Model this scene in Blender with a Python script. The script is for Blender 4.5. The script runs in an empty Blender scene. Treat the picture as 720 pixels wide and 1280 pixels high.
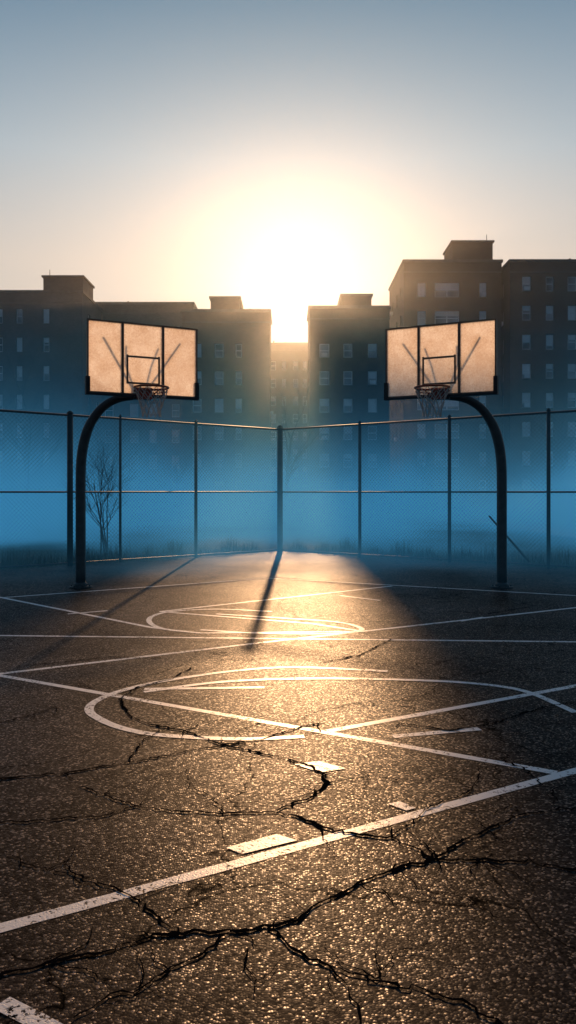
import bpy, bmesh, math, random
from mathutils import Vector, Matrix
random.seed(7)
S=bpy.context.scene
SUN_EL=math.radians(14.0)
SUN_AZ=math.radians(0.8)      # east of the +Y axis

# ------------------------------------------------------------------ helpers
def mesh_obj(name,verts,faces,mats,parent=None,midx=None,smooth=False):
    me=bpy.data.meshes.new(name); me.from_pydata([tuple(v) for v in verts],[],faces); me.update()
    for m in (mats if isinstance(mats,(list,tuple)) else [mats]): me.materials.append(m)
    if midx:
        for p,i in zip(me.polygons,midx): p.material_index=i
    if smooth:
        for p in me.polygons: p.use_smooth=True
    o=bpy.data.objects.new(name,me); S.collection.objects.link(o)
    if parent: o.parent=parent
    return o
def empty(name,loc=(0,0,0)):
    o=bpy.data.objects.new(name,None); o.location=loc; S.collection.objects.link(o); return o
class MB:
    def __init__(s): s.v=[];s.f=[];s.m=[]
    def quad(s,a,b,c,d,m=0):
        n=len(s.v); s.v+=[a,b,c,d]; s.f.append((n,n+1,n+2,n+3)); s.m.append(m)
    def box(s,x0,x1,y0,y1,z0,z1,m=0,M=None):
        n=len(s.v)
        P=[Vector((x,y,z)) for z in (z0,z1) for y in (y0,y1) for x in (x0,x1)]
        if M: P=[M@p for p in P]
        s.v+=P
        for f in ((0,2,3,1),(4,5,7,6),(0,1,5,4),(2,6,7,3),(0,4,6,2),(1,3,7,5)):
            s.f.append(tuple(n+i for i in f)); s.m.append(m)
    def tube(s,pts,rad,sides=8,m=0,cap=True):
        pts=[Vector(p) for p in pts]
        if not isinstance(rad,(list,tuple)): rad=[rad]*len(pts)
        n0=len(s.v); up=None
        for i,p in enumerate(pts):
            t=(pts[min(i+1,len(pts)-1)]-pts[max(i-1,0)]).normalized()
            if up is None:
                up=Vector((0,0,1)) if abs(t.z)<.9 else Vector((1,0,0))
            a=t.cross(up).normalized(); b=a.cross(t).normalized(); up=b
            for k in range(sides):
                w=2*math.pi*k/sides
                s.v.append(p+a*math.cos(w)*rad[i]+b*math.sin(w)*rad[i])
        for i in range(len(pts)-1):
            for k in range(sides):
                k2=(k+1)%sides
                s.f.append((n0+i*sides+k,n0+i*sides+k2,n0+(i+1)*sides+k2,n0+(i+1)*sides+k)); s.m.append(m)
        if cap:
            s.f.append(tuple(n0+k for k in range(sides))[::-1]); s.m.append(m)
            e=n0+(len(pts)-1)*sides
            s.f.append(tuple(e+k for k in range(sides))); s.m.append(m)
    def make(s,name,mats,parent=None,smooth=False):
        return mesh_obj(name,s.v,s.f,mats,parent,s.m,smooth)

def new_mat(name):
    m=bpy.data.materials.new(name); m.use_nodes=True
    nt=m.node_tree; nt.nodes.clear()
    out=nt.nodes.new('ShaderNodeOutputMaterial')
    return m,nt,out
def math_n(nt,op,a,b=None,clamp=False):
    n=nt.nodes.new('ShaderNodeMath'); n.operation=op; n.use_clamp=clamp
    for i,x in enumerate((a,b)):
        if x is None: continue
        if isinstance(x,(int,float)): n.inputs[i].default_value=x
        else: nt.links.new(x,n.inputs[i])
    return n.outputs[0]
def mixc(nt,f,a,b,mode='MIX'):
    n=nt.nodes.new('ShaderNodeMix'); n.data_type='RGBA'; n.blend_type=mode
    for s,x in ((n.inputs[0],f),(n.inputs[6],a),(n.inputs[7],b)):
        if isinstance(x,(int,float)): s.default_value=x
        elif isinstance(x,tuple): s.default_value=(*x,1) if len(x)==3 else x
        else: nt.links.new(x,s)
    return n.outputs[2]
def coord(nt,out='Object'):
    return nt.nodes.new('ShaderNodeTexCoord').outputs[out]
def noise(nt,vec,scale,detail=3,rough=.5):
    n=nt.nodes.new('ShaderNodeTexNoise'); n.inputs['Scale'].default_value=scale
    n.inputs['Detail'].default_value=detail; n.inputs['Roughness'].default_value=rough
    nt.links.new(vec,n.inputs['Vector']); return n
def ramp(nt,fac,stops):
    r=nt.nodes.new('ShaderNodeValToRGB'); nt.links.new(fac,r.inputs[0])
    e=r.color_ramp.elements
    while len(e)<len(stops): e.new(.5)
    for el,(p,c) in zip(e,stops):
        el.position=p; el.color=(c,c,c,1) if isinstance(c,(int,float)) else (*c,1)
    return r.outputs[0]
def rough_mat(name,base,rough=.7,var=.25,scale=6,metallic=0,bump=.2,bscale=60):
    m,nt,out=new_mat(name)
    b=nt.nodes.new('ShaderNodeBsdfPrincipled'); nt.links.new(b.outputs[0],out.inputs[0])
    c=coord(nt); n=noise(nt,c,scale,5,.6)
    f=ramp(nt,n.outputs[0],[(.3,0),(.7,1)])
    lo=tuple(x*(1-var) for x in base); hi=tuple(min(1,x*(1+var)) for x in base)
    nt.links.new(mixc(nt,f,lo,hi),b.inputs['Base Color'])
    b.inputs['Roughness'].default_value=rough; b.inputs['Metallic'].default_value=metallic
    n2=noise(nt,c,bscale,2); bp=nt.nodes.new('ShaderNodeBump'); bp.inputs['Strength'].default_value=bump
    bp.inputs['Distance'].default_value=.004
    nt.links.new(n2.outputs[0],bp.inputs['Height']); nt.links.new(bp.outputs[0],b.inputs['Normal'])
    return m

# ------------------------------------------------------------------ materials
def asphalt_nodes(nt,c):
    vo=nt.nodes.new('ShaderNodeTexVoronoi'); vo.inputs['Scale'].default_value=110; nt.links.new(c,vo.inputs['Vector'])
    big=noise(nt,c,.55,5,.6); mid=noise(nt,c,5,6,.65)
    sep=nt.nodes.new('ShaderNodeSeparateColor'); nt.links.new(vo.outputs['Color'],sep.inputs[0])
    rnd=sep.outputs[0]
    stone=ramp(nt,rnd,[(0,(.012,.010,.010)),(.6,(.024,.020,.020)),(.88,(.055,.042,.036)),(1,(.26,.17,.12))])
    pat=ramp(nt,big.outputs[0],[(.3,.45),(.7,1.3)])
    col=mixc(nt,1,stone,pat,'MULTIPLY')
    pm=ramp(nt,mid.outputs[0],[(.3,.6),(.7,1.3)])
    col=mixc(nt,1,col,pm,'MULTIPLY')
    d=math_n(nt,'SUBTRACT',.55,vo.outputs['Distance'])
    h=math_n(nt,'MULTIPLY',d,rnd)
    h2=math_n(nt,'MULTIPLY',mid.outputs[0],.7)
    hh=math_n(nt,'ADD',h,h2)
    return col,hh,rnd,big,mid,pat
def asphalt():
    m,nt,out=new_mat('asphalt')
    b=nt.nodes.new('ShaderNodeBsdfPrincipled'); nt.links.new(b.outputs[0],out.inputs[0])
    c=coord(nt)
    col,hh,rnd,big,mid,pat=asphalt_nodes(nt,c)
    nw=noise(nt,c,1.3,4,.6)
    add=nt.nodes.new('ShaderNodeVectorMath'); add.operation='MULTIPLY_ADD'
    nt.links.new(nw.outputs['Color'],add.inputs[0]); add.inputs[1].default_value=(.9,.9,.9); nt.links.new(c,add.inputs[2])
    ve=nt.nodes.new('ShaderNodeTexVoronoi'); ve.feature='DISTANCE_TO_EDGE'; ve.inputs['Scale'].default_value=.55
    nt.links.new(add.outputs[0],ve.inputs['Vector'])
    cr=ramp(nt,ve.outputs['Distance'],[(0,.05),(.008,1)])
    col=mixc(nt,1,col,cr,'MULTIPLY')
    nt.links.new(col,b.inputs['Base Color'])
    r=ramp(nt,rnd,[(0,.54),(.7,.46),(1,.38)])
    nt.links.new(r,b.inputs['Roughness'])
    sp=ramp(nt,rnd,[(0,.006),(.82,.03),(1,.30)])
    sp=mixc(nt,1,sp,cr,'MULTIPLY'); sp=mixc(nt,1,sp,pat,'MULTIPLY')
    nt.links.new(sp,b.inputs['Specular IOR Level'])
    bp=nt.nodes.new('ShaderNodeBump'); bp.inputs['Strength'].default_value=.36; bp.inputs['Distance'].default_value=.005
    nt.links.new(hh,bp.inputs['Height']); nt.links.new(bp.outputs[0],b.inputs['Normal'])
    return m
def paint():
    m,nt,out=new_mat('worn_white_paint')
    b=nt.nodes.new('ShaderNodeBsdfPrincipled')
    c=coord(nt)
    col,hh,rnd,big,mid,pat=asphalt_nodes(nt,c)
    w=noise(nt,c,28,6,.7); w2=noise(nt,c,2.2,3,.6)
    a=math_n(nt,'ADD',w.outputs[0],math_n(nt,'MULTIPLY',w2.outputs[0],.55))
    a=math_n(nt,'SUBTRACT',a,math_n(nt,'MULTIPLY',rnd,.24))
    mask=ramp(nt,a,[(.48,0),(.56,1)])
    pc=mixc(nt,mid.outputs[0],(.78,.78,.78),(.9,.9,.9))
    nt.links.new(pc,b.inputs['Base Color']); b.inputs['Roughness'].default_value=.42
    bp=nt.nodes.new('ShaderNodeBump'); bp.inputs['Strength'].default_value=.4; bp.inputs['Distance'].default_value=.004
    nt.links.new(hh,bp.inputs['Height']); nt.links.new(bp.outputs[0],b.inputs['Normal'])
    t=nt.nodes.new('ShaderNodeBsdfTransparent'); mx=nt.nodes.new('ShaderNodeMixShader')
    nt.links.new(mask,mx.inputs[0]); nt.links.new(t.outputs[0],mx.inputs[1]); nt.links.new(b.outputs[0],mx.inputs[2])
    nt.links.new(mx.outputs[0],out.inputs[0])
    return m
M_ASPH=asphalt(); M_PAINT=paint()
M_CRACK=rough_mat('crack_void',(.004,.004,.005),.95,.5,30,bump=.6,bscale=120)
M_CRACK.node_tree.nodes['Principled BSDF'].inputs['Specular IOR Level'].default_value=0
M_PAD=rough_mat('corner_pad',(.02,.02,.022),.7,.4,20)
M_GRASSG=rough_mat('grass_ground',(.045,.06,.03),.95,.5,1.5,bump=.8,bscale=20)
M_BLADE=rough_mat('grass_blade',(.07,.08,.035),.8,.5,3)
M_STEEL=rough_mat('painted_dark_steel',(.03,.03,.033),.5,.4,9,0,.2,40)
M_BFRAME=rough_mat('weathered_brown_steel',(.14,.10,.08),.55,.4,12,0,.2,40)
M_WIRE=rough_mat('fence_wire',(.07,.07,.075),.6,.3,8,.2)
M_RIM=rough_mat('rim_orange_paint',(.30,.055,.025),.45,.4,30)
M_NET=rough_mat('net_cord',(.5,.48,.45),.9,.3,40)
M_BARK=rough_mat('bark',(.06,.048,.04),.9,.4,12,bump=.5)
M_ROOF=rough_mat('roofing',(.08,.08,.085),.9,.3,1)
M_STONE=rough_mat('stone_trim',(.15,.145,.14),.8,.2,2)
M_FRAME=rough_mat('window_frame_white',(.66,.69,.72),.5,.15,2)
M_BLIND=rough_mat('window_blind',(.66,.68,.7),.7,.25,.4)
def glass():
    m,nt,out=new_mat('window_glass'); b=nt.nodes.new('ShaderNodeBsdfPrincipled'); nt.links.new(b.outputs[0],out.inputs[0])
    c=coord(nt); n=noise(nt,c,.35,2)
    nt.links.new(mixc(nt,ramp(nt,n.outputs[0],[(.35,0),(.65,1)]),(.05,.06,.07),(.35,.4,.45)),b.inputs['Base Color'])
    b.inputs['Roughness'].default_value=.12; b.inputs['Specular IOR Level'].default_value=1.0
    return m
M_GLASS=glass()
def brick(name,a,bb):
    m,nt,out=new_mat(name); b=nt.nodes.new('ShaderNodeBsdfPrincipled'); nt.links.new(b.outputs[0],out.inputs[0])
    c=coord(nt)
    mp=nt.nodes.new('ShaderNodeSeparateXYZ'); nt.links.new(c,mp.inputs[0])
    cx=math_n(nt,'ADD',mp.outputs[0],mp.outputs[1])
    cb=nt.nodes.new('ShaderNodeCombineXYZ'); nt.links.new(cx,cb.inputs[0]); nt.links.new(mp.outputs[2],cb.inputs[1])
    br=nt.nodes.new('ShaderNodeTexBrick'); nt.links.new(cb.outputs[0],br.inputs['Vector'])
    br.inputs['Scale'].default_value=1; br.inputs['Brick Width'].default_value=.24; br.inputs['Row Height'].default_value=.08
    br.inputs['Mortar Size'].default_value=.01
    br.inputs['Color1'].default_value=(*a,1); br.inputs['Color2'].default_value=(*bb,1); br.inputs['Mortar'].default_value=(.2,.19,.17,1)
    n=noise(nt,c,.18,5,.65)
    col=mixc(nt,1,br.outputs[0],ramp(nt,n.outputs[0],[(.3,.6),(.7,1.2)]),'MULTIPLY')
    nt.links.new(col,b.inputs['Base Color']); b.inputs['Roughness'].default_value=.9
    return m
M_BR1=brick('brown_brick',(.11,.08,.072),(.15,.105,.09))
M_BR2=brick('grey_brick',(.12,.11,.11),(.16,.145,.14))
M_BR3=brick('dark_brick',(.085,.065,.058),(.115,.085,.075))
def panel():
    m,nt,out=new_mat('dusty_acrylic'); c=coord(nt)
    n=noise(nt,c,3.0,6,.75); n2=noise(nt,c,38,5,.75)
    f=math_n(nt,'ADD',math_n(nt,'MULTIPLY',n.outputs[0],.5),math_n(nt,'MULTIPLY',n2.outputs[0],.5))
    col=mixc(nt,ramp(nt,f,[(.4,0),(.6,1)]),(.80,.68,.58),(1,.97,.93))
    tl=nt.nodes.new('ShaderNodeBsdfTranslucent'); nt.links.new(col,tl.inputs[0])
    df=nt.nodes.new('ShaderNodeBsdfPrincipled'); nt.links.new(col,df.inputs['Base Color']); df.inputs['Roughness'].default_value=.25
    tr=nt.nodes.new('ShaderNodeBsdfTransparent'); tr.inputs[0].default_value=(.97,.97,.97,1)
    m1=nt.nodes.new('ShaderNodeMixShader'); m1.inputs[0].default_value=.04
    nt.links.new(tl.outputs[0],m1.inputs[1]); nt.links.new(df.outputs[0],m1.inputs[2])
    m2=nt.nodes.new('ShaderNodeMixShader')
    nt.links.new(ramp(nt,f,[(.4,.26),(.6,.08)]),m2.inputs[0])
    nt.links.new(m1.outputs[0],m2.inputs[1]); nt.links.new(tr.outputs[0],m2.inputs[2])
    nt.links.new(m2.outputs[0],out.inputs[0]); return m
M_PANEL=panel()

# ------------------------------------------------------------------ ground
R=900
mesh_obj('ground',[(-R,-R,0),(R,-R,0),(R,R,0),(-R,R,0)],[(0,1,2,3)],M_GRASSG)
CX,CY=-.2,20.0
DL=Vector((-.748,-.663,0)).normalized(); DR=Vector((.779,-.628,0)).normalized()
LEN=21
pl=Vector((CX,CY,0))+DL*LEN; pr=Vector((CX,CY,0))+DR*LEN
mesh_obj('basketball_court',[(CX,CY+.15,.004),(pl.x,pl.y+.15,.004),(pl.x,-14,.004),(pr.x,-14,.004),(pr.x,pr.y+.15,.004)],[(0,1,2,3,4)],M_ASPH)

def ribbon(mb,pts,wfun,z,step=.06,jit=0,edge=0,seed=0):
    rn=random.Random(seed); P=[Vector((x,y,0)) for x,y in pts]
    Q=[]
    for a,b in zip(P,P[1:]):
        n=max(1,int((b-a).length/step))
        for i in range(n): Q.append(a.lerp(b,i/n))
    Q.append(P[-1])
    if jit:
        for i,q in enumerate(Q):
            if 0<i<len(Q)-1:
                q.x+=rn.gauss(0,jit); q.y+=rn.gauss(0,jit)
    n0=len(mb.v); L=len(Q)
    for i,q in enumerate(Q):
        t=(Q[min(i+1,L-1)]-Q[max(i-1,0)]).normalized(); nn=Vector((-t.y,t.x,0))
        w=wfun(i/max(1,L-1))/2
        a=q+nn*max(.0006,w*(1+rn.uniform(-edge,edge))); b=q-nn*max(.0006,w*(1+rn.uniform(-edge,edge)))
        mb.v+=[(a.x,a.y,z),(b.x,b.y,z)]
    for i in range(L-1):
        k=n0+2*i; mb.f.append((k,k+1,k+3,k+2)); mb.m.append(0)
def smooth_pl(pts,n=6):
    P=[Vector((x,y,0)) for x,y in pts]; P=[P[0]*2-P[1]]+P+[P[-1]*2-P[-2]]; out=[]
    for i in range(1,len(P)-2):
        for k in range(n):
            t=k/n; a,b,c,d=P[i-1:i+3]
            p=.5*((2*b)+(c-a)*t+(2*a-5*b+4*c-d)*t*t+(3*b-a-3*c+d)*t**3); out.append((p.x,p.y))
    out.append((P[-2].x,P[-2].y)); return out
def pp(s): return [[tuple(map(float,q.split(','))) for q in l.split()] for l in s.strip().split('/')]
LINES=pp("-2.0,2.12 -.99,2.74 1.54,4.29 2.69,4.98 6,7/-3.75,7.35 -2.35,6.52 1.43,4.26/.25,5.0 2.22,6.17 3.86,7.14/"
"-2.88,6.25 -2.37,6.58 -.2,7.98 3.72,10.34 6.48,12/-4.72,8.43 -3,8.33 2.87,7.98 4.26,7.89/-6.16,13.39 -4.09,11.36 -1.5,8.82 -.93,8.47/"
"-1.6,10 .27,9.09 .81,8.57/-4.93,10.71 -3.98,11.36 -.35,13.89/-.35,13.89 4.15,11.54 5.79,10.71/-1.6,10 1.65,12.71/.64,4.89 1.21,5.05/"
"-1.09,6.07 -.18,6.12/.75,11.54 1.27,11.03/1.99,9.26 2.34,9.55/-2.7,9.8 -2.27,10.07/-.84,2.34 -.71,2.26 -.4,2.05/-.93,8.47 .81,8.57")
ARCS=pp(".10,4.89 -.29,4.84 -.79,4.92 -1.07,5.08 -1.28,5.32 -1.37,5.51 -1.37,5.73 -1.26,6.0 -1.01,6.3 -.47,6.67 .07,6.82 .83,6.67/"
"-1.08,5.98 -.5,6.3 .26,6.41 1.14,6.33 1.6,6.17 1.81,5.93 1.95,5.42/"
"-.93,8.47 -1.35,8.72 -1.58,9.15 -1.63,9.62 -1.45,10 -.92,10.2 -.2,10.0/-.88,9.8 -.09,9.49 .55,9.2 .79,8.82 .73,8.57 .34,8.43 -.34,8.47 -.95,8.67")
PATCH=pp("-.26,3.36 -.05,3.49 .04,3.43 -.19,3.30/.035,4.39 .17,4.44 .315,4.32 .17,4.26/.48,3.83 .54,3.86 .605,3.78 .555,3.75")
CR=[("-1.5,2.2 -.89,2.47 -.76,2.54 -.60,2.61 -.47,2.69 -.37,2.71 -.19,2.72 -.07,2.74 .03,2.80 .12,2.91 .28,3.06 .41,3.16 .60,3.25 .78,3.25 .97,3.23 1.14,3.16 1.38,3.13",.019),
("-.37,2.71 -.47,2.83 -.57,2.94 -.66,3.02 -.83,3.13 -.95,3.16 -1.08,3.23",.011),
("-.07,2.74 .03,2.61 .13,2.52 .27,2.45 .41,2.40 .52,2.34 .59,2.26 .7,2.1",.015),
("-.19,2.72 -.28,2.59 -.375,2.50 -.46,2.40 -.54,2.36 -.61,2.27",.011),
(".13,2.52 .17,2.42 .20,2.33 .20,2.22",.007),
(".60,3.25 .52,3.37 .45,3.45 .28,3.49 .14,3.57 .04,3.69 -.07,3.73 .04,3.85 .14,3.95 .205,4.11 .17,4.29 0,4.48 -.23,4.62 -.38,4.72 -.145,4.84 .05,5.05 .21,5.17",.019),
("-1.73,4.11 -1.5,4.17 -1.19,4.25 -.88,4.41 -.55,4.62 -.38,4.72",.02),
("-.07,3.73 -.30,3.72 -.52,3.74 -.72,3.80 -.91,3.95 -1.05,4.05",.017),
("-1.3,3.61 -1.06,3.64 -.85,3.69 -.72,3.8",.016),
(".6,3.25 .71,3.39 .88,3.53 1.07,3.7 1.24,3.75 1.36,3.78",.018),
("-.38,4.72 -.65,5.0 -.93,5.17 -1.07,5.36 -1.21,5.77 -1.16,6.12 -.93,6.38 -.82,6.82",.02),
("1.16,4.48 1.26,4.35 1.32,4.0",.014),(".72,5.17 1.0,5.0 1.34,5.17 1.78,5.56 2.04,5.66",.02),
(".28,6.98 .66,7.32 1.05,8.11 1.5,8.33",.02),("-1.86,5.17 -1.71,5.36 -1.61,5.56",.014),
("-.13,2.61 -.14,2.52 -.10,2.44 -.10,2.38",.006),(".45,3.45 .68,3.8 .92,4.0 1.01,4.23",.011),
("-.9,3.23 -.8,3.06 -.66,3.02",.007),("-.88,4.41 -.88,4.76 -.8,5.0",.012),
("-2.32,6.82 -1.59,7.25 -1.15,7.18",.022),("2.0,10 2.45,9.8 3.1,10.34",.03),
(".68,3.8 .95,3.72 1.2,3.9 1.5,3.86",.007),(".205,4.11 .42,4.2 .66,4.12 .9,4.3",.008),("-.57,2.94 -.42,3.06 -.30,3.04 -.2,3.15",.006),
(".41,3.16 .5,3.0 .66,2.93 .74,2.8",.006),(".27,2.45 .33,2.58 .46,2.64",.005),("-.30,3.72 -.36,3.9 -.5,4.05 -.55,4.3",.007)]
mb=MB(); z=.0055
for i,l in enumerate(LINES): ribbon(mb,l,lambda t:.062,z+i*.00008,.1,0,.05,i)
for i,l in enumerate(ARCS): ribbon(mb,smooth_pl(l),lambda t:.062,z+.0015+i*.00008,.3,0,.04,i)
for i,l in enumerate(PATCH):
    n=len(mb.v); mb.v+=[(x,y,z+.002+i*.0001) for x,y in l]; mb.f.append((n+3,n+2,n+1,n)); mb.m.append(0)
mb.make('court_markings',M_PAINT)
mb=MB(); z=.0082
for i,(s,w) in enumerate(CR):
    w*=1.4
    l=pp(s)[0]; rn=random.Random(i); ph=rn.uniform(0,6)
    ribbon(mb,l,lambda t,w=w,ph=ph:w*(.62+.38*math.sin(ph+t*17)*math.cos(t*41+ph))*(1 if i in(0,5) else (1-.35*t)),z+i*.0001,.024,.0075,.5,i)
    for k in range(int(len(l)*.8)):
        j=rn.randrange(len(l)); x,y=l[j]; a=rn.uniform(0,6.28); q=[(x,y)]
        for _ in range(rn.randint(2,6)):
            a+=rn.gauss(0,.5); d=rn.uniform(.03,.09); x+=math.cos(a)*d; y+=math.sin(a)*d; q.append((x,y))
        ribbon(mb,q,lambda t,w=w:w*.34*(1-t),z+i*.0001+.00005,.02,.005,.4,k)
mb.make('asphalt_cracks',M_CRACK)

# ------------------------------------------------------------------ fence
def fence():
    root=empty('chain_link_fence')
    H=3.06
    for tag,D,posts in (('a',DL,[2.55,4.5,5.65,8.6,11,13.4,15.8,18.2,20.6]),('b',DR,[2.39,4.68,6.83,9.2,11.5,13.8,16.1,18.4,20.7])):
        C=Vector((CX,CY,0)); mb=MB()
        for t in posts:
            r=.06 if t in (5.65,) else (.028 if t==4.5 else .038)
            p=C+D*t; mb.tube([p,p+Vector((0,0,H+.04))],r,10)
            mb.tube([p+Vector((0,0,H+.04)),p+Vector((0,0,H+.09))],[r*1.3,r*.4],10)
        mb.make('posts_'+tag,M_STEEL,root,True)
        mb=MB()
        for zz,r in ((H,.024),(1.5,.018),(.06,.014)):
            mb.tube([C+Vector((0,0,zz)),C+D*LEN+Vector((0,0,zz))],r,8)
        mb.make('rails_'+tag,M_STEEL,root,True)
        mb=MB(); sp=.085; off=Vector((0,-.03,0)); n=int(LEN/sp)
        for s in (1,-1):
            for i in range(-int(H/sp),n+int(H/sp)):
                x0=i*sp; x1=x0+s*H; z0,z1=.05,H
                a,b=x0,x1
                def at(x): return z0+(x-a)/(b-a)*(z1-z0)
                lo,hi=max(0,min(a,b)),min(LEN,max(a,b))
                if hi-lo<.02: continue
                mb.tube([C+D*lo+off+Vector((0,.003*s,at(lo))),C+D*hi+off+Vector((0,.003*s,at(hi)))],.0024,3,cap=False)
        mb.make('mesh_'+tag,M_WIRE,root)
    mb=MB(); mb.tube([(CX,CY,0),(CX,CY,H+.05)],.07,12); mb.tube([(CX,CY,H+.05),(CX,CY,H+.11)],[.085,.03],12)
    mb.make('corner_post',M_STEEL,root,True)
    mb=MB(); p=Vector((CX,CY,0))+DR*6.83
    mb.tube([p+Vector((-.3,.25,.1)),p+Vector((-.95,.85,1.0))],.022,8)
    mb.make('brace',M_STEEL,root,True)
fence()

# ------------------------------------------------------------------ hoops
def hoop(base,centre,s):
    root=empty('basketball_hoop',(0,0,0))
    bx,by=base; C=Vector((centre[0],centre[1],3.515))
    al=math.radians(26.6)
    ux=Vector((math.cos(al)*1,math.sin(al)*s,0))
    nrm=Vector((math.sin(al)*s,-math.cos(al),0))
    M=Matrix(((ux.x,nrm.x,0,C.x),(ux.y,nrm.y,0,C.y),(0,0,1,C.z),(0,0,0,1)))
    W,Hh=.86,.545
    prof=[(0,0),(0,1.0),(0,1.7),(.012,2.0),(.05,2.25),(.13,2.5),(.24,2.68),(.36,2.81),(.5,2.90),(.66,2.955),(.82,2.975),(1.0,2.98)]
    tgt=M@Vector((0,-.10,-.5)); d=Vector((tgt.x-bx,tgt.y-by,0)); L=d.length; d.normalize()
    pts=smooth_pl(prof,4)
    P=[Vector((bx,by,0))+d*(a*L)+Vector((0,0,b)) for a,b in pts]
    mb=MB(); mb.tube(P,[.078 if p.z<2.4 else .078-.014*min(1,(p.z-2.4)/.5) for p in P],18)
    mb.make('curved_pole',M_STEEL,root,True)
    mb=MB(); mb.tube([(bx,by,.005),(bx,by,.03)],.17,20)
    mb.tube([(bx,by,.03),(bx,by,.07),(bx,by,.09)],[.105,.1,.08],18)
    for k in range(6):
        w=k*math.pi/3; mb.tube([(bx+.14*math.cos(w),by+.14*math.sin(w),.03),(bx+.14*math.cos(w),by+.14*math.sin(w),.055)],.014,6)
    mb.make('base_flange',M_STEEL,root)
    mb=MB()
    mb.box(-W+.015,W-.015,-.008,.008,-Hh+.015,Hh-.015,0,M)
    mb.make('backboard_panel',M_PANEL,root)
    mb=MB()
    for a in (-W,W-.022): mb.box(a,a+.022,-.03,.03,-Hh,Hh,0,M)
    for a in (-Hh,Hh-.022): mb.box(-W+.022,W-.022,-.028,.028,a,a+.022,0,M)
    for a in (-.345,.285): mb.box(a,a+.036,-.024,.024,-Hh+.022,Hh-.022,0,M)
    for a in (-.27,.225): mb.box(a,a+.03,.0085,.014,-.38,.06,0,M)
    for a in (-.38,.02): mb.box(-.24,.225,.0085,.0135,a,a+.03,0,M)
    mb.make('backboard_frame',M_BFRAME,root)
    mb=MB()
    mb.box(-W-.02,-W+.04,-.045,.045,-Hh-.03,-Hh+.24,0,M); mb.box(W-.04,W+.02,-.045,.045,-Hh-.03,-Hh+.24,0,M)
    mb.box(-W+.04,W-.04,-.04,.04,-Hh-.028,-Hh-.001,0,M)
    mb.make('corner_padding',M_PAD,root)
    mb=MB()
    mb.box(-.13,.13,-.13,-.045,-.60,-.42,0,M)
    for sx in (-1,1):
        mb.tube([M@Vector((sx*.08,-.12,-.48)),M@Vector((sx*.6,-.04,.30))],.014,8)
        mb.tube([M@Vector((sx*.08,-.12,-.45)),M@Vector((sx*.2,-.16,-.05)),M@Vector((sx*.25,-.04,.2))],.012,8)
    mb.make('rear_bracket',M_STEEL,root)
    mb=MB(); rc=Vector((0,.40,-.47)); rr=.25
    mb.tube([M@(rc+Vector((rr*math.cos(a),rr*math.sin(a),0))) for a in [2*math.pi*k/40 for k in range(41)]],.016,8,cap=False)
    mb.tube([M@(rc+Vector((rr*math.cos(a),rr*math.sin(a),-.05))) for a in [math.pi+math.pi*k/20 for k in range(21)]],.009,6)
    mb.box(-.12,.12,.043,.056,-.60,-.43,0,M); mb.box(-.10,.10,.056,.18,-.485,-.468,0,M)
    for sx in (-1,1): mb.tube([M@Vector((sx*.08,.05,-.58)),M@Vector((sx*.16,.25,-.485))],.011,6)
    mb.make('rim',M_RIM,root,False)
    mb=MB(); K=12; lev=[(.245,0),(.225,-.08),(.195,-.16),(.165,-.24),(.14,-.32),(.135,-.42)]
    for k in range(K):
        for dirn in (1,-1):
            q=[]
            for j,(r,h) in enumerate(lev):
                a=2*math.pi*(k+dirn*j*.5)/K
                q.append(M@(rc+Vector((r*math.cos(a)+random.uniform(-.008,.008),r*math.sin(a),h-.012))))
            mb.tube(q,.0058,4)
    mb.make('net',M_NET,root)
hoop((-3.24,12.5),(-2.2,12.19),1)
hoop((3.34,12.5),(2.31,12.19),-1)

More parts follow.
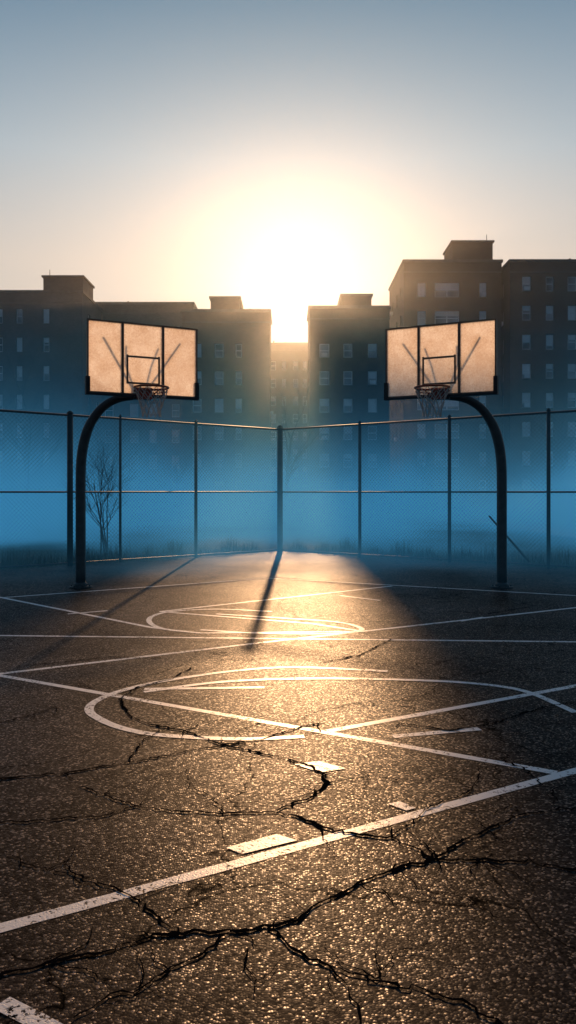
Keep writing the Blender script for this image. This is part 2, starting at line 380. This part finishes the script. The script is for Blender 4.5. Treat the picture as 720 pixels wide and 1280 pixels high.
# ------------------------------------------------------------------ buildings
def facade(mb,O,U,width,height,cols,z_first,floor,wh,rn,recess=.18):
    Nn=Vector((U.y,-U.x,0))
    xs=[0]; 
    for c,w in cols: xs+=[c-w/2,c+w/2]
    xs.append(width)
    zs=[0]; zz=z_first
    while zz+wh+.9<height: zs+=[zz,zz+wh]; zz+=floor
    zs.append(height)
    P=lambda x,z,d=0: O+U*x-Nn*d+Vector((0,0,z))
    for i in range(len(xs)-1):
        for j in range(len(zs)-1):
            x0,x1,z0,z1=xs[i],xs[i+1],zs[j],zs[j+1]
            if i%2 and j%2:
                r=recess
                mb.quad(P(x0,z0),P(x0,z1),P(x0,z1,r),P(x0,z0,r),0); mb.quad(P(x1,z0),P(x1,z0,r),P(x1,z1,r),P(x1,z1),0)
                mb.quad(P(x0,z1),P(x1,z1),P(x1,z1,r),P(x0,z1,r),0); mb.quad(P(x0,z0),P(x0,z0,r),P(x1,z0,r),P(x1,z0),3)
                f=.09
                for (a,b,c,d) in ((x0,x1,z0,z0+f),(x0,x1,z1-f,z1),(x0,x0+f,z0+f,z1-f),(x1-f,x1,z0+f,z1-f),(x0+f,x1-f,(z0+z1)/2-.04,(z0+z1)/2+.04)):
                    mb.quad(P(a,c,r-.02),P(b,c,r-.02),P(b,d,r-.02),P(a,d,r-.02),2)
                if x1-x0>1.6:
                    nn=int((x1-x0)/.9)
                    for k in range(1,nn):
                        xm=x0+(x1-x0)*k/nn; mb.quad(P(xm-.06,z0+f,r-.03),P(xm+.06,z0+f,r-.03),P(xm+.06,z1-f,r-.03),P(xm-.06,z1-f,r-.03),2)
                mb.quad(P(x0,z0,r),P(x1,z0,r),P(x1,z1,r),P(x0,z1,r),1)
                if rn.random()<.65:
                    hb=(z1-z0)*rn.choice((.35,.5,.5,.75,.95))
                    mb.quad(P(x0+f,z1-hb,r-.012),P(x1-f,z1-hb,r-.012),P(x1-f,z1-f,r-.012),P(x0+f,z1-f,r-.012),4)
                a,b=P(x0-.08,z0-.1,-.06),P(x1+.08,z0-.1,-.06); a2,b2=P(x0-.08,z0-.003,-.06),P(x1+.08,z0-.003,-.06)
                a3,b3=P(x0-.08,z0-.003,-.001),P(x1+.08,z0-.003,-.001)
                mb.quad(a,b,b2,a2,3); mb.quad(a2,b2,b3,a3,3)
                if rn.random()<.10:
                    xm=(x0+x1)/2
                    c=[P(xm-.3,z0+.03,.1),P(xm+.3,z0+.03,.1),P(xm+.3,z0+.03,-.3),P(xm-.3,z0+.03,-.3)]
                    t=[q+Vector((0,0,.4)) for q in c]
                    mb.quad(c[3],c[2],t[2],t[3],2); mb.quad(t[3],t[2],t[1],t[0],2); mb.quad(c[0],c[3],t[3],t[0],2); mb.quad(c[2],c[1],t[1],t[2],2)
            else: mb.quad(P(x0,z0),P(x1,z0),P(x1,z1),P(x0,z1),0)
def building(x0,x1,y0,y1,h,mat,seed,cols=None,pent=(),ant=(),spacing=2.5,floor=3.0,wh=1.55):
    rn=random.Random(seed); root=empty('apartment_building')
    W=x1-x0; Dp=y1-y0; mb=MB()
    if cols is None:
        cols=[];x=1.5
        while x<W-1.2: 
            w=rn.choice((.9,.9,1.0,.65)); cols.append((x,w)); x+=spacing*rn.uniform(.75,1.25)
    sc=[(Dp*.25,.9),(Dp*.55,.9),(Dp*.8,.7)]
    facade(mb,Vector((x0,y0,0)),Vector((1,0,0)),W,h,cols,1.2,floor,wh,rn)
    facade(mb,Vector((x1,y0,0)),Vector((0,1,0)),Dp,h,sc,1.2,floor,wh,rn)
    facade(mb,Vector((x1,y1,0)),Vector((-1,0,0)),W,h,[(W*.3,.9),(W*.7,.9)],1.2,floor,wh,rn)
    facade(mb,Vector((x0,y1,0)),Vector((0,-1,0)),Dp,h,sc,1.2,floor,wh,rn)
    mb.make('walls_and_windows',[mat,M_GLASS,M_FRAME,M_STONE,M_BLIND],root)
    mb=MB(); mb.quad((x0,y0,h-.5),(x1,y0,h-.5),(x1,y1,h-.5),(x0,y1,h-.5)); mb.make('roof',M_ROOF,root)
    mb=MB(); t=.12
    mb.box(x0-t,x1+t,y0-t,y0+.3,h,h+.28); mb.box(x0-t,x1+t,y1-.3,y1+t,h,h+.28)
    mb.box(x0-t,x0+.3,y0+.3,y1-.3,h,h+.28); mb.box(x1-.3,x1+t,y0+.3,y1-.3,h,h+.28)
    mb.box(x0-.06,x1+.06,y0-.06,y0-.005,h-1.1,h-.95)
    mb.make('parapet_coping',M_STONE,root)
    for (a,b,hh,dd) in pent:
        mb=MB(); mb.box(a,b,y0+dd,y0+dd+4.5,h-.5,h+hh,0); mb.box(a-.15,b+.15,y0+dd-.15,y0+dd+4.65,h+hh,h+hh+.2,1)
        mb.make('rooftop_bulkhead',[mat,M_STONE],root)
    mb=MB()
    for (a,hh) in ant:
        mb.tube([(a,y0+2,h-.5),(a,y0+2,h+hh)],[.07,.03],6)
    for k in range(int(W/4)):
        a=rn.uniform(x0+1,x1-1); b=y0+rn.uniform(1,4); mb.tube([(a,b,h-.5),(a,b,h+rn.uniform(.5,1.0))],.12,6)
    mb.make('roof_vents_and_antenna',M_STEEL,root)
building(-34.5,-21.6,84,96,22.4,M_BR2,1,pent=((-26.0,-21.8,1.9,1),),ant=((-25.6,3.0),))
building(-24.3,-11.0,93,106,23.3,M_BR2,2)
building(-10.6,-1.82,80,86,19.5,M_BR1,3,pent=((-7.8,-4.9,1.5,.6),),floor=2.75,wh=1.4,spacing=2.1)
building(-4.0,5.2,136,150,26.6,M_BR2,4,spacing=2.0)
building(2.14,10.15,80,86,19.85,M_BR1,5,pent=((5.4,8.4,1.4,.6),),floor=2.75,wh=1.4,spacing=2.1)
building(12.3,22.7,85,97,25.9,M_BR3,6,cols=[(1.9,.9),(4.6,2.6),(8.4,.75)],pent=((17.6,21.9,2.3,.6),),ant=((21.6,3.6),))
building(22.9,46,82.5,97,25.2,M_BR3,7,cols=[(1.7,.9),(4.1,.8),(6.4,.9),(8.9,.9),(11.4,.8),(14,.9),(16.5,.9),(19,.9),(21.5,.8)])
building(-58,-37,86,100,21,M_BR1,8); building(48,66,90,104,24,M_BR2,9)

# ------------------------------------------------------------------ vegetation
def bare_tree(x,y,h,seed,stems=1,r0=.11,name='bare_tree'):
    rn=random.Random(seed); mb=MB()
    def grow(p,d,L,r,lev):
        pts=[p];rad=[r]; n=5
        for i in range(n):
            g=.13 if lev else .04
            d=(d+Vector((rn.gauss(0,g),rn.gauss(0,g),rn.gauss(.04,.06)))).normalized()
            p=p+d*L/n; pts.append(p); rad.append(r*(1-.62*(i+1)/n))
        mb.tube(pts,rad,7 if lev<2 else 4,cap=False)
        if lev<4 and L>.18:
            for k in range(rn.randint(4,6) if lev<3 else 3):
                j=rn.randint(2 if lev==0 else 1,n); a=rn.uniform(0,6.28); tilt=rn.uniform(.35,.85)
                side=Vector((math.cos(a),math.sin(a),0)); nd=(d*math.cos(tilt)+side*math.sin(tilt)+Vector((0,0,.15))).normalized()
                grow(pts[j],nd,L*rn.uniform(.45,.7),rad[j]*.62,lev+1)
    for s in range(stems):
        a=rn.uniform(0,6.28); t=0 if stems==1 else rn.uniform(.05,.3)
        grow(Vector((x+rn.uniform(-.1,.1)*(stems>1),y+rn.uniform(-.1,.1)*(stems>1),0)),Vector((math.cos(a)*t,math.sin(a)*t,1)).normalized(),h*.62*rn.uniform(.7,1),r0,0)
    mb.make(name,M_BARK,None,True)
bare_tree(-4.45,19.3,2.9,11,5,.02,'bare_shrub')
bare_tree(-.2,44,9.5,12,1,.15)
bare_tree(-17,52,9,13,1,.14); bare_tree(-23,60,11,14,1,.16); bare_tree(9.5,56,7,15); bare_tree(20,58,9,16,1,.13); bare_tree(-8,58,6.5,17)
mb=MB(); rn=random.Random(5)
for D in (DL,DR):
    Nn=Vector((-D.y,D.x,0)); Nn=Nn if Nn.y>0 else -Nn
    for k in range(6500):
        p=Vector((CX,CY,0))+D*rn.uniform(0,LEN)+Nn*(.18+abs(rn.gauss(0,.5)))
        h=rn.uniform(.06,.3)*(1+.8*math.sin(p.x*3.1)*math.sin(p.x*7.7)); a=rn.uniform(0,3.14); w=.007
        dx,dy=math.cos(a)*w,math.sin(a)*w; l=Vector((rn.gauss(0,.05),rn.gauss(0,.05),max(.03,h)))
        n=len(mb.v); mb.v+=[p+Vector((dx,dy,0)),p-Vector((dx,dy,0)),p+l]; mb.f.append((n,n+1,n+2)); mb.m.append(0)
mb.make('grass',M_BLADE)

# ------------------------------------------------------------------ air: haze and low mist
def vol_box(name,x0,x1,y0,y1,z0,z1,mat):
    mb=MB(); mb.box(x0,x1,y0,y1,z0,z1); return mb.make(name,mat)
m,nt,out=new_mat('morning_haze'); v=nt.nodes.new('ShaderNodeVolumePrincipled')
v.inputs['Color'].default_value=(.85,.86,.88,1); v.inputs['Density'].default_value=.00042; v.inputs['Anisotropy'].default_value=.88
nt.links.new(v.outputs[0],out.inputs['Volume'])
vol_box('haze',-160,160,14,175,.05,60,m)
m,nt,out=new_mat('ground_mist'); v=nt.nodes.new('ShaderNodeVolumePrincipled')
v.inputs['Color'].default_value=(.22,.72,.98,1); v.inputs['Anisotropy'].default_value=.1
g=nt.nodes.new('ShaderNodeNewGeometry'); sp=nt.nodes.new('ShaderNodeSeparateXYZ'); nt.links.new(g.outputs['Position'],sp.inputs[0])
n=noise(nt,g.outputs['Position'],.28,1,.5)
n2=noise(nt,g.outputs['Position'],.11,0,.5)
zz=math_n(nt,'SUBTRACT',sp.outputs[2],math_n(nt,'MULTIPLY',math_n(nt,'SUBTRACT',n2.outputs[0],.5),4.5))
e=math_n(nt,'EXPONENT',math_n(nt,'MULTIPLY',zz,-.9))
nf=ramp(nt,n.outputs[0],[(.36,.08),(.64,1.9)])
yf=nt.nodes.new('ShaderNodeMapRange'); nt.links.new(sp.outputs[1],yf.inputs[0]); yf.inputs[1].default_value=10; yf.inputs[2].default_value=24
yf.interpolation_type='SMOOTHSTEP'
d=math_n(nt,'MULTIPLY',math_n(nt,'MULTIPLY',e,nf),math_n(nt,'MULTIPLY',yf.outputs[0],.27))
nt.links.new(d,v.inputs['Density'])
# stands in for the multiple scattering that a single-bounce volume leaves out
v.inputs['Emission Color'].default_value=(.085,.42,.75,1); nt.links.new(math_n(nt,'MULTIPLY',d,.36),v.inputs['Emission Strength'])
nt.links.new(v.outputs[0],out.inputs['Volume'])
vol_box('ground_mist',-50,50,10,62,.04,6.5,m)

# ------------------------------------------------------------------ light
w=bpy.data.worlds.new('World'); S.world=w; w.use_nodes=True; nt=w.node_tree; nt.nodes.clear()
out=nt.nodes.new('ShaderNodeOutputWorld'); bg=nt.nodes.new('ShaderNodeBackground'); nt.links.new(bg.outputs[0],out.inputs[0])
sky=nt.nodes.new('ShaderNodeTexSky'); sky.sky_type='NISHITA'; sky.sun_disc=False
sky.sun_elevation=SUN_EL; sky.sun_rotation=SUN_AZ; sky.dust_density=1.0; sky.air_density=1; sky.ozone_density=2
def vm(op,a,b):
    n=nt.nodes.new('ShaderNodeVectorMath'); n.operation=op
    for i,x in enumerate((a,b)):
        if isinstance(x,tuple): n.inputs[i].default_value=x
        else: nt.links.new(x,n.inputs[i])
    return n.outputs[0]
# hand-set sky tone: soften the range of the clear-sky model, brighten it on the sun's side
k=vm('MULTIPLY',sky.outputs[0],(.36,.36,.36)); den=vm('ADD',k,(1,1,1)); c=vm('DIVIDE',sky.outputs[0],den)
tc=nt.nodes.new('ShaderNodeTexCoord'); sp=nt.nodes.new('ShaderNodeSeparateXYZ'); nt.links.new(tc.outputs['Generated'],sp.inputs[0])
elev=ramp(nt,sp.outputs[2],[(0,(3.9/4.5,3.2/4.5,2.6/4.5)),(.27,(3.95/4.5,3.55/4.5,3.15/4.5)),(.38,(2.85/4.5,3.3/4.5,3.5/4.5)),(.54,(1.0/4.5,1.8/4.5,2.4/4.5)),(1,(.5/4.5,.9/4.5,1.2/4.5))])
elev=vm('MULTIPLY',elev,(4.5,4.5,4.5))
side=nt.nodes.new('ShaderNodeMapRange'); nt.links.new(sp.outputs[1],side.inputs[0]); side.inputs[1].default_value=-.2; side.inputs[2].default_value=.85; side.interpolation_type='SMOOTHSTEP'
gain=mixc(nt,side.outputs[0],(.68,.95,1.25),elev)
c=vm('MULTIPLY',c,gain)
nt.links.new(c,bg.inputs[0]); bg.inputs[1].default_value=.08
sun=bpy.data.lights.new('sun','SUN'); sun.energy=3.9; sun.angle=math.radians(.8); sun.color=(1,.56,.27)
so=bpy.data.objects.new('sun',sun); so.location=(0,60,30); S.collection.objects.link(so)
sd=Vector((math.sin(SUN_AZ)*math.cos(SUN_EL),math.cos(SUN_AZ)*math.cos(SUN_EL),math.sin(SUN_EL)))
so.rotation_mode='QUATERNION'; so.rotation_quaternion=(-sd).to_track_quat('-Z','Y')

# ------------------------------------------------------------------ camera
cd=bpy.data.cameras.new('camera'); cam=bpy.data.objects.new('camera',cd); S.collection.objects.link(cam)
cam.location=(0,0,1.5); cam.rotation_euler=(math.pi/2,0,0)
cd.sensor_fit='VERTICAL'; cd.sensor_height=36; cd.lens=28.125; cd.shift_y=-25/1280; cd.clip_end=3000; cd.clip_start=.05
S.camera=cam
S.view_settings.view_transform='Standard'; S.view_settings.look='None'; S.view_settings.exposure=0
